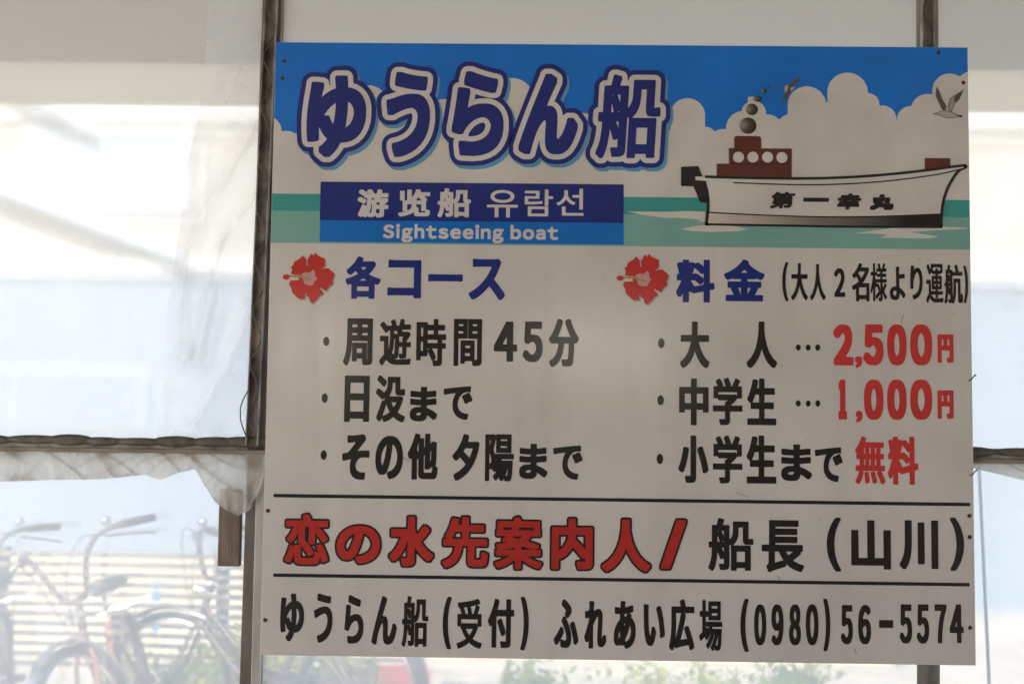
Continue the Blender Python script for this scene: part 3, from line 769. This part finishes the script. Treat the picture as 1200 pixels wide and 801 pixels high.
rl.build('rail_outline', M['black'], hull, 10)
cb = Print().rect(*CABIN_LOW).rect(CABIN_MID[0], CABIN_MID[1]+.1, CABIN_MID[2], CABIN_MID[3])
x0, y0, x1, y1 = CABIN_TOP
cb.poly([(x0, y0+1.4), (x1, y0+1.4), (x1, y1-4), (x1-1.2, y1-1.2), (x1-4, y1), (x0+4, y1), (x0+1.2, y1-1.2), (x0, y1-4)])
cb.build('cabin', M['brown'], hull, 6)
Print().rect(*BOW_BOX).build('bow_box', M['brown'], hull, 6)
for cx_, cy_, r_ in PORTHOLES: Print().ellipse((cx_, cy_), r_).build('porthole', M['white'], hull, 7)
for i, (cx_, cy_, r_) in enumerate(SMOKE):
    q = Print().ellipse((cx_, cy_), r_, r_*(0.72 if i == 2 else 1)); q.build('smoke_puff', M['puff'], hull, 6+i % 2)
lettering('name_lettering', BOATNAME, 1.7, M['black'], hull, 8, h=0.4, shear=0.15, weights={'一': 2.0, '丸': 2.6, '第': 1.4})

g1 = Print().poly(smooth_line(GULL_BODY+GULL_BODY[:1], 4)).build('gull_picture', M['gullw'], sign, 4)
Print().poly(GULL_WING_L).poly(GULL_WING_R).poly(GULL_TAIL).build('dark_wing', M['greyb'], g1, 6)
Print().poly(GULL_WING_IN).build('pale_wing', M['shade'], g1, 5)
ww = Print(); ww.stroke(smooth_line(GULL_BODY+GULL_BODY[:1], 4), .45, .3); ww.stroke(GULL_WING_IN, .4, .3, True); ww.build('outline', M['greyb'], g1, 7)
g2 = Print().poly(GULL2_WING).build('gull_picture', M['greyb'], sign, 4)
Print().poly(GULL2_BODY).poly(GULL2_TAIL).build('pale_feathers', M['gullw'], g2, 5)

for k in (0, 1):
    dx, dy = FLOWER_STEP[0]*k, FLOWER_STEP[1]*k
    sh = lambda pts: [(x+dx, y+dy) for x, y in pts]
    pt = Print()
    for p_ in (PETAL_A, PETAL_B, PETAL_C, PETAL_D, PETAL_E): pt.poly(sh(p_))
    hb = pt.build('hibiscus_picture', M['petal'], sign, 4)
    hb['label'] = 'red hibiscus beside the blue course heading' if k == 0 else 'red hibiscus beside the blue fee heading'
    sd_ = Print()
    for p_ in (PETAL_B, PETAL_C, PETAL_D, PETAL_E): sd_.poly([(x+1.8, y-2.0) for x, y in sh(p_)])
    sd_.build('printed_shadow', M['shade'], hb, 2)
    Print().poly(sh(CORE)).build('petal_core', M['petal'], hb, 3)
    Print().poly(sh(HEART)).build('flower_heart', M['pink'], hb, 5)
    Print().poly(sh(STAMEN)).build('stamen', M['olive'], hb, 6)
    Print().ellipse((STAMEN_TIP[0][0]+dx, STAMEN_TIP[0][1]+dy), 6.0, 4.6).build('stamen_tip', M['petal'], hb, 6)

lettering('course_heading', COURSE, 3.0, M['navy'], sign, 2, weights={'各': 2.7})
lettering('fee_heading', FEE, 3.0, M['navy'], sign, 2)
dense = {'遊': 1.8, '間': 2.0, '時': 2.0, '周': 2.3, '陽': 2.0, '没': 2.4, '学': 2.3, '4': 3.0, '5': 3.0, 'で': 2.2}
lettering('course_lettering', ROW_A, 2.7, M['black'], sign, 2, weights=dense)
lettering('course_lettering', ROW_B, 2.8, M['black'], sign, 2, weights=dense)
lettering('course_lettering', ROW_C, 2.8, M['black'], sign, 2, weights=dense)
lettering('note_lettering', NOTE, 1.35, M['black'], sign, 2, weights={'様': .8, '運': .9, '航': 1.0, '2': 1.7})
lettering('fee_lettering', ADULT, 2.8, M['black'], sign, 2)
lettering('fee_lettering', STUDENT, 2.7, M['black'], sign, 2, weights=dense)
lettering('fee_lettering', PUPIL, 2.8, M['black'], sign, 2, weights=dense)
pw = {',': 1.8}
lettering('price_lettering', PRICE_A, 4.0, M['price'], sign, 2, weights=pw)
lettering('price_lettering', PRICE_B, 4.0, M['price'], sign, 2, weights=pw)
lettering('yen_lettering', YEN, 2.5, M['price'], sign, 2)
lettering('free_lettering', FREE, 2.5, M['price'], sign, 2, weights={'無': 1.9})
for cx_, cy_, r_ in BULLETS+BULLETS2: Print().ellipse((cx_, cy_), r_*.85, r_*1.35).build('bullet_dot', M['black'], sign, 2)
for cx_, cy_, r_ in DOTS: Print().ellipse((cx_, cy_), r_*1.05, r_*1.35).build('leader_dot', M['black'], sign, 2)
for x0, y0, x1, y1 in RULES:
    Print().rect(x0, y0, x1, y1).build('rule_line', M['black'], sign, 2)
pr = outlined(PILOT, 3.2, [(0, 0, 0), (3.3, 0, 0)], h=0.55, weights={'恋': 2.5, '案': 2.3, '先': 2.8})
pl = pr[0].build('pilot_lettering', M['red'], sign, 4); pr[1].build('black_outline', M['black'], pl, 3)
lettering('captain_lettering', CAPTAIN, 3.2, M['black'], sign, 2, weights={'船': 2.2, '長': 2.6, '(': 2.6, ')': 2.6})
lettering('office_lettering', OFFICE+OFFICE2, 2.4, M['black'], sign, 2, weights={'船': 1.5, '受': 1.7, '場': 1.5})
lettering('phone_lettering', PHONE, 2.3, M['black'], sign, 2, weights={'-': 1.5})

for (x, y) in SCREWS:
    x = min(max(x, 5), 1195)
    s_ = MB().ball((x/1000-.6, -.0004, y/1000), .0036, .0016, .0036, 12, 6).build('screw', M['screw'], sign, smooth=True)
for (x, y) in NAILS:
    MB().tube([(.597, -.0005, y/1000-.006), (.601, -.005, y/1000-.003), (.604, -.007, y/1000+.002), (.607, -.0075, y/1000+.004)], [.001, .001, .001, .002], 7).build('nail', M['screw'], sign)
# scuffs, scratches and an ink tick
sc = Print()
for (a, c, d) in (((232, 333), (245, 327), .5), ((872, 141), (876, 133), .5), ((1000, 22), (1003, 14), .5), ((802, 280), (823, 273), .35), ((1083, 573), (1087, 586), .45)):
    sc.stroke([a, c], d, .3)
sc.build('scuffs', M['greyb'], sign, 2)['kind'] = 'stuff'
sp = Print()
for _ in range(46):
    sp.ellipse((random.uniform(10, 1190), random.uniform(10, 690)), random.uniform(.3, 1.0), n=8)
sp.build('dirt_specks', M['screw'], sign, 3)['kind'] = 'stuff'

# ------------------------------------------------------------------ beyond the film: bicycles
def make_bike(paint, label, group, loc, rz, lean, steer, basket=False, fender='chrome'):
    t = thing('bicycle', label, 'bicycle', loc, rz, group)
    t.rotation_mode = 'XYZ'; t.rotation_euler = (R(lean), 0, rz)
    RW = .33; fx, rx = .53, -.53
    f = MB(); ht, hb = Vector((.337, 0, .755)), Vector((.385, 0, .62)); bb = Vector((-.08, 0, .29)); stp = Vector((-.22, 0, .72))
    f.tube([ht, hb], .019); f.tube([hb, (.18, 0, .42), (.02, 0, .315), bb], .018); f.tube([stp+Vector((0, 0, -.05)), bb], .016)
    f.tube([(.37, 0, .70), (.18, 0, .53), (-.02, 0, .42), (-.12, 0, .40)], .013)
    for sy in (-.05, .05):
        f.tube([bb+Vector((0, sy*.4, 0)), (rx, sy, RW)], .009); f.tube([(-.2, sy*.3, .62), (rx, sy, RW)], .008)
    f.build('frame', M[paint], t, True)
    def wheel(x, par, name):
        w = bpy.data.objects.new(name, None); w.location = (x, 0, RW); link(w, par)
        MB().ring((0, 0, 0), (0, 1, 0), RW-.018, .018, 48, 8).build('tyre', M['rubber'], w, True)
        MB().ring((0, 0, 0), (0, 1, 0), RW-.042, .009, 48, 6).build('rim', M['chrome'], w, True)
        s_ = MB().tube([(0, -.035, 0), (0, .035, 0)], .018, 10)
        for i in range(28):
            a = 2*math.pi*i/28
            s_.tube([(0, .03*(-1)**i, 0), (math.cos(a)*(RW-.045), 0, math.sin(a)*(RW-.045))], .0012, 4, cap=False)
        s_.build('spokes', M['chrome'], w)
        return w
    wheel(rx, t, 'rear_wheel')
    # the steered front end turns as one about the head tube
    st = Matrix.Translation(hb) @ Matrix.Rotation(R(steer), 4, (ht-hb).normalized()) @ Matrix.Translation(-hb)
    fk = MB(); fk.tube([hb+Vector((-.01, 0, .02)), (.395, 0, .60)], .014)
    for sy in (-.05, .05): fk.tube([(.39, sy*.6, .61), (.41, sy, .56), (.47, sy, .42), (fx, sy, RW)], [.012, .012, .01, .008])
    fo = fk.build('fork', M[paint], t, True); fo.matrix_local = st
    fw = wheel(fx, t, 'front_wheel'); fw.matrix_local = st @ Matrix.Translation((fx, 0, RW))
    fd = MB()
    pts = [(fx+math.cos(a)*(RW+.02), 0, RW+math.sin(a)*(RW+.02)) for a in [R(20+i*10) for i in range(16)]]
    for k, (dy, rr) in enumerate(((-.02, .008), (-.008, .011), (.008, .011), (.02, .008))): fd.tube([(p[0], dy, p[2]) for p in pts], rr, 6)
    q = fd.build('front_fender', M[fender], t, True); q.matrix_local = st
    fd = MB()
    pts = [(rx+math.cos(a)*(RW+.02), 0, RW+math.sin(a)*(RW+.02)) for a in [R(35+i*11) for i in range(16)]]
    for dy, rr in ((-.02, .008), (-.008, .011), (.008, .011), (.02, .008)): fd.tube([(p[0], dy, p[2]) for p in pts], rr, 6)
    fd.build('rear_fender', M['bikeblack'], t, True)
    hbm = MB(); hbm.tube([ht+Vector((.0, 0, -.02)), ht+Vector((-.02, 0, .07))], .013)
    hc = ht+Vector((-.02, 0, .07))
    for sy in (-1, 1):
        hbm.tube(smooth3([hc, hc+Vector((.02, .06*sy, .02)), hc+Vector((.03, .12*sy, .16)), hc+Vector((.0, .18*sy, .235)), hc+Vector((-.06, .25*sy, .25)), hc+Vector((-.16, .33*sy, .24))]), .0125, 10)
    ho = hbm.build('handlebar', M['bikeblue'], t, True); ho.matrix_local = st
    for sy in (-1, 1):
        MB().tube([hc+Vector((-.07, .26*sy, .25)), hc+Vector((-.19, .355*sy, .236))], .0175, 12).build('grip', M['rubber'], ho, True)
        MB().tube(smooth3([hc+Vector((.0, .20*sy, .235)), hc+Vector((.01, .255*sy, .215)), hc+Vector((-.05, .32*sy, .195)), hc+Vector((-.11, .385*sy, .17))]), .006, 6).build('brake_lever', M['bikeblue'], ho, True)
        MB().tube(smooth3([hc+Vector((.0, .2*sy, .23)), hc+Vector((.10, .16*sy, .24)), hc+Vector((.14, .06*sy, .08)), (.42, 0, .62)]), .003, 5).build('brake_cable', M['rubber'], ho, True)
    MB().ball(hc+Vector((-.03, .225, .285)), .026, .026, .02).build('bell', M['chrome'], ho, True)
    MB().tube([hc+Vector((.09, 0, -.06)), hc+Vector((.05, 0, -.065)), hc+Vector((.0, 0, -.075))], [.036, .034, .012], 14).build('headlight', M['chrome'], ho, True)
    s_ = MB(); s_.tube([stp, stp+Vector((-.02, 0, .08))], .012); s_.build('seat_post', M['chrome'], t, True)
    sv, sf = [], []
    secs = [(.14, .018, .83, .02), (.06, .03, .835, .03), (-.03, .055, .835, .04), (-.10, .09, .845, .05), (-.15, .10, .86, .05), (-.19, .07, .86, .045)]
    for (x, hw, z, dp) in secs:
        for k in range(12):
            a = 2*math.pi*k/12; sv.append((stp.x+x, hw*math.cos(a), z-.02+dp*.5*math.sin(a)))
    for i in range(len(secs)-1):
        for k in range(12): sf.append([i*12+k, i*12+(k+1) % 12, i*12+12+(k+1) % 12, i*12+12+k])
    sf += [list(range(12))[::-1], [60+k for k in range(12)]]
    mesh_obj('saddle', sv, sf, M['leather'], t, True)
    rk = MB()
    for sy in (-.06, .06): rk.tube([(-.28, sy, .70), (-.74, sy, .70)], .006, 6); rk.tube([(-.62, sy, .70), (rx, sy, RW)], .005, 6)
    for x in (-.3, -.42, -.54, -.66, -.74): rk.tube([(x, -.06, .70), (x, .06, .70)], .005, 6)
    rk.build('rear_rack', M['chrome'], t, True)
    MB().ball((-.78, 0, .62), .012, .03, .03).build('rear_reflector', M['reflector'], t, True)
    ck = MB().ring(bb+Vector((0, -.055, 0)), (0, 1, 0), .09, .006, 28, 6); ck.tube([bb+Vector((0, -.07, 0)), bb+Vector((.15, -.07, -.08))], .009); ck.tube([bb+Vector((0, .06, 0)), bb+Vector((-.15, .06, .08))], .009)
    ck.tube([bb+Vector((.0, -.07, 0)), bb+Vector((0, .06, 0))], .012)
    c_ = ck.build('crank', M['chrome'], t, True)
    for p in (bb+Vector((.15, -.12, -.08)), bb+Vector((-.15, .11, .08))): MB().box(p.x-.045, p.y-.04, p.z-.012, p.x+.045, p.y+.04, p.z+.012).build('pedal', M['rubber'], c_)
    MB().box(-.56, -.062, .26, -.0, -.048, .40).build('chain_guard', M[paint], t, bevel=.006)
    MB().tube([(-.5, .05, .3), (-.46, .14, .01)], .009).build('kickstand', M['chrome'], t, True)
    if basket:
        k = MB()
        zt, zb = .86, .62
        def rc(z, s): return [(.47-.13*s, -.16*s, z), (.47+.15*s, -.16*s, z), (.47+.15*s, .16*s, z), (.47-.13*s, .16*s, z)]
        for i in range(8):
            u = i/7; k.tube(rc(zb+(zt-zb)*u, .78+.22*u), .0035 if i < 7 else .006, 5, True)
        A, B_ = rc(zb, .78), rc(zt, 1)
        for e in range(4):
            for i in range(7):
                u = i/7; a0 = Vector(A[e]).lerp(Vector(A[(e+1) % 4]), u); b0 = Vector(B_[e]).lerp(Vector(B_[(e+1) % 4]), u); k.tube([a0, b0], .003, 5)
        for i in range(6): k.tube([Vector(A[0]).lerp(Vector(A[1]), i/5), Vector(A[3]).lerp(Vector(A[2]), i/5)], .003, 5)
        o = k.build('basket', M['rubber'], t, True); o.matrix_local = st
    return t

def smooth3(P, n=5):
    P = [Vector(p) for p in P]; out = []
    for i in range(len(P)-1):
        p0, p1, p2, p3 = P[max(i-1, 0)], P[i], P[i+1], P[min(i+2, len(P)-1)]
        for k in range(n):
            t = k/n; out.append(0.5*((2*p1)+(p2-p0)*t+(2*p0-5*p1+4*p2-p3)*t*t+(3*p1-p0-3*p2+p3)*t**3))
    out.append(P[-1]); return out

GB = 'bicycles parked beyond the film'
BIKES = [('bikeblack', 'dark bicycle at the left end of the row, its bell and one grip showing', (-2.59, 4.35, 0), -78, 4, -10, True),
         ('bikered', 'faded red bicycle with a chrome front fender, handlebar turned', (-1.95, 4.30, 0), -84, 12, -24, False),
         ('bikeblue', 'dark brown bicycle nearest the left post, parked at an angle', (-1.45, 4.75, 0), 158, 5, 10, False)]
for paint, lab, loc, rz, lean, steer, bk in BIKES:
    make_bike(paint, lab, GB, loc, R(rz), lean, steer, bk, 'chrome' if paint == 'bikered' else 'bikeblack')

cd_ = MB().tube(smooth3([(.648, .12, 1.46), (.655, .12, 1.25), (.664, .12, .95), (.668, .12, .5), (.668, .12, .02)]), .0032, 8).build('hanging_cord', M['cord'], smooth=True)
tag(cd_, 'pale blue cord hanging straight down behind the film right of the sign', 'cord')

# ------------------------------------------------------------------ slatted fence, plants, crate, house
fn = thing('slatted_fence', 'low grey fence of horizontal slats behind the bicycles', 'fence', (-2.3, 5.55, 0), R(-2.5))
sl = MB(); z = .30
for i in range(12):
    sl.box(-3.2, -.012, z, 1.6, .012, z+.024+random.uniform(-.002, .002)); z += .0525
sl.build('slats', M['slat'], fn)
for x in (-3.1, -1.9, -.7, .5, 1.55): MB().box(x-.03, .014, 0, x+.03, .06, .93).build('fence_post', M['slat'], fn)

def bush(name, label, x, y, w, h, n, leaf, group, cat='shrub'):
    t = thing(name, label, cat, (x, y, 0), 0, group)
    s_ = MB(); V, Fc = [], []
    for i in range(9):
        a = random.uniform(0, 6.28); tip = Vector((math.cos(a)*w*.4*random.random(), math.sin(a)*w*.4*random.random(), h*random.uniform(.6, .95)))
        s_.tube([(0, 0, 0), tip*.5+Vector((0, 0, .03)), tip], [.006, .004, .002], 5)
    s_.build('stem', M['bark'], t)
    clumps = [(random.uniform(-.5, .5)*w, random.uniform(-.35, .35)*w, h*random.uniform(.35, .9), random.uniform(.08, .16)) for _ in range(14)]
    for i in range(n):
        c = random.choice(clumps)
        p = Vector((random.gauss(c[0], c[3]*.6), random.gauss(c[1], c[3]*.6), max(.02, random.gauss(c[2], c[3]*.55))))
        d = Vector((random.gauss(0, 1), random.gauss(0, 1), random.gauss(.4, .8))).normalized(); u = d.orthogonal().normalized()
        u.rotate(Matrix.Rotation(random.uniform(0, 6.28), 3, d)); L_ = random.uniform(.04, .09); k = len(V)
        V += [p, p+d*L_*.5+u*L_*.28, p+d*L_, p+d*L_*.5-u*L_*.28]; Fc.append([k, k+1, k+2, k+3])
    mesh_obj('leaves', V, Fc, leaf, t)
    return t
GP = 'low plants behind the film wall'
PL = [('yellow green bushy plant by the fence left of the post', -1.95, 5.15, .62, .52, 900, 'leaf_a'),
      ('small leafy plant right beside the left post', -1.42, 5.25, .4, .50, 600, 'leaf_a'),
      ('sunlit plant under the lower left corner of the sign', -1.15, 5.0, .45, .42, 600, 'leaf_a'),
      ('dark green plant under the middle of the sign', 0.0, 5.1, .45, .33, 400, 'leaf_b'),
      ('leafy green plant under the sign, in front of the concrete blocks', 0.65, 5.3, .5, .34, 450, 'leaf_a'),
      ('green plant under the sign near the right post', 1.15, 5.6, .45, .36, 400, 'leaf_b')]
for lab, x, y, w_, h_, n_, lf in PL: bush('leafy_plant', lab, x, y, w_, h_, n_, M[lf], GP)
V, Fc = [], []
for i in range(9000):
    x, y = random.uniform(-4.5, 3), random.uniform(4.9, 6.2); k = len(V); h_ = random.uniform(.04, .16); a = random.uniform(0, 6.28)
    dx, dy = math.cos(a)*.005, math.sin(a)*.005; lx, ly = random.gauss(0, .03), random.gauss(0, .03)
    V += [(x-dx, y-dy, 0), (x+dx, y+dy, 0), (x+lx, y+ly, h_)]; Fc.append([k, k+1, k+2])
go = mesh_obj('grass', V, Fc, M['grass']); go['kind'] = 'stuff'
tag(go, 'short dry grass growing along the fence', 'grass')
cr = thing('plastic_crate', 'faded red plastic crate on the ground below the sign', 'crate', (-.86, 5.35, 0), R(8))
c = MB(); c.box(-.16, -.12, .02, .16, .12, .04)
for z0, z1 in ((.04, .09), (.12, .17), (.20, .25), (.28, .34)):
    c.box(-.17, -.13, z0, .17, -.115, z1); c.box(-.17, .115, z0, .17, .13, z1); c.box(-.17, -.114, z0, -.155, .114, z1); c.box(.155, -.114, z0, .17, .114, z1)
for sx in (-1, 1):
    for sy in (-1, 1): c.box(sx*.165-.02, sy*.125-.018, 0, sx*.165+.02, sy*.125+.018, .345)
c.build('crate_body', M['redplastic'], cr)
for i in range(4):
    o = MB().box(-.19, -.09, 0, .19, .09, .19).build('concrete_block', M['block'], bevel=.006)
    o.location = (-.45+i*.40, 5.8, 0.0 if True else .19); o.rotation_euler = (0, 0, R(random.uniform(-4, 4)))
    tag(o, 'pale concrete block in the row on the ground under the sign', 'concrete block', 'concrete blocks in a row')
tg = MB().box(-.012, -.004, .50, .012, .004, .56).box(-.011, -.004, .57, .011, .004, .60).box(-.011, -.004, .61, .011, .004, .65).box(-.018, -.006, .66, .018, .006, .71).box(-.010, -.004, .72, .010, .004, .76).build('tag_strip', M['bluetag'])
tg.location = (-2.13, 5.46, 0)
tag(tg, 'narrow bright blue tag hanging in front of the slatted fence', 'tag')

lw_ = MB().box(-9, 0, 0, 2.4, .15, .72).build('low_wall', M['lowwall'], bevel=.01)
lw_.location = (0, 8.2, 0); lw_['kind'] = 'thing'
tag(lw_, 'low cream wall showing bright through the gaps of the slatted fence', 'wall')
hs = thing('house', 'long pale building with a cream upper band seen blurred through the film', 'building', (0, 12, 0))
h = MB(); h.box(-14, 0, 0, 12, .2, 3.18).build('wall', M['house'], hs)
MB().box(-14, -.05, 3.182, 12, .18, 3.30).build('ledge', M['whitep'], hs)
MB().box(-14, .03, 3.302, 12, .2, 4.68).build('upper_panel', M['cream'], hs)
w1 = MB().box(-5.05, -.01, 3.83, -3.6, .028, 4.62).build('window', M['window'], hs)
MB().box(-5.10, -.02, 3.78, -5.052, .027, 4.66).box(-3.598, -.02, 3.78, -3.55, .027, 4.66).box(-5.05, -.02, 3.78, -3.6, .027, 3.828).build('window_frame', M['whitep'], w1)
MB().box(-14, -.06, 4.682, 12, .2, 4.90).build('fascia', M['whitep'], hs)
rf = MB(); rf.v = [(-14, -.08, 4.902), (12, -.08, 4.902), (12, 4, 6.2), (-14, 4, 6.2), (-14, -.08, 4.97), (12, -.08, 4.97), (12, 4, 6.27), (-14, 4, 6.27)]
rf.f = [[0, 1, 2, 3], [4, 7, 6, 5], [0, 4, 5, 1], [1, 5, 6, 2], [2, 6, 7, 3], [3, 7, 4, 0]]
rf.build('roof', M['roofm'], hs)
MB().tube([(-6.4, -.12, 4.35), (-3.6, -.12, 3.32)], .07, 12).build('brace_pipe', M['pipe'], hs, True)
MB().tube([(-5.5, -.14, 4.95), (-4.5, -.14, 4.60)], .035, 10).build('gutter_pipe', M['pipe'], hs, True)
dr = MB().box(-5.5, -.02, 1.65, -3.9, -.002, 2.25).build('shutter_panel', M['window'], hs)
MB().box(-5.42, -.03, 1.70, -3.98, -.0205, 2.20).build('shutter_face', M['house'], dr)

bpy.data.objects.remove(font_obj); bpy.data.curves.remove(font_curve)
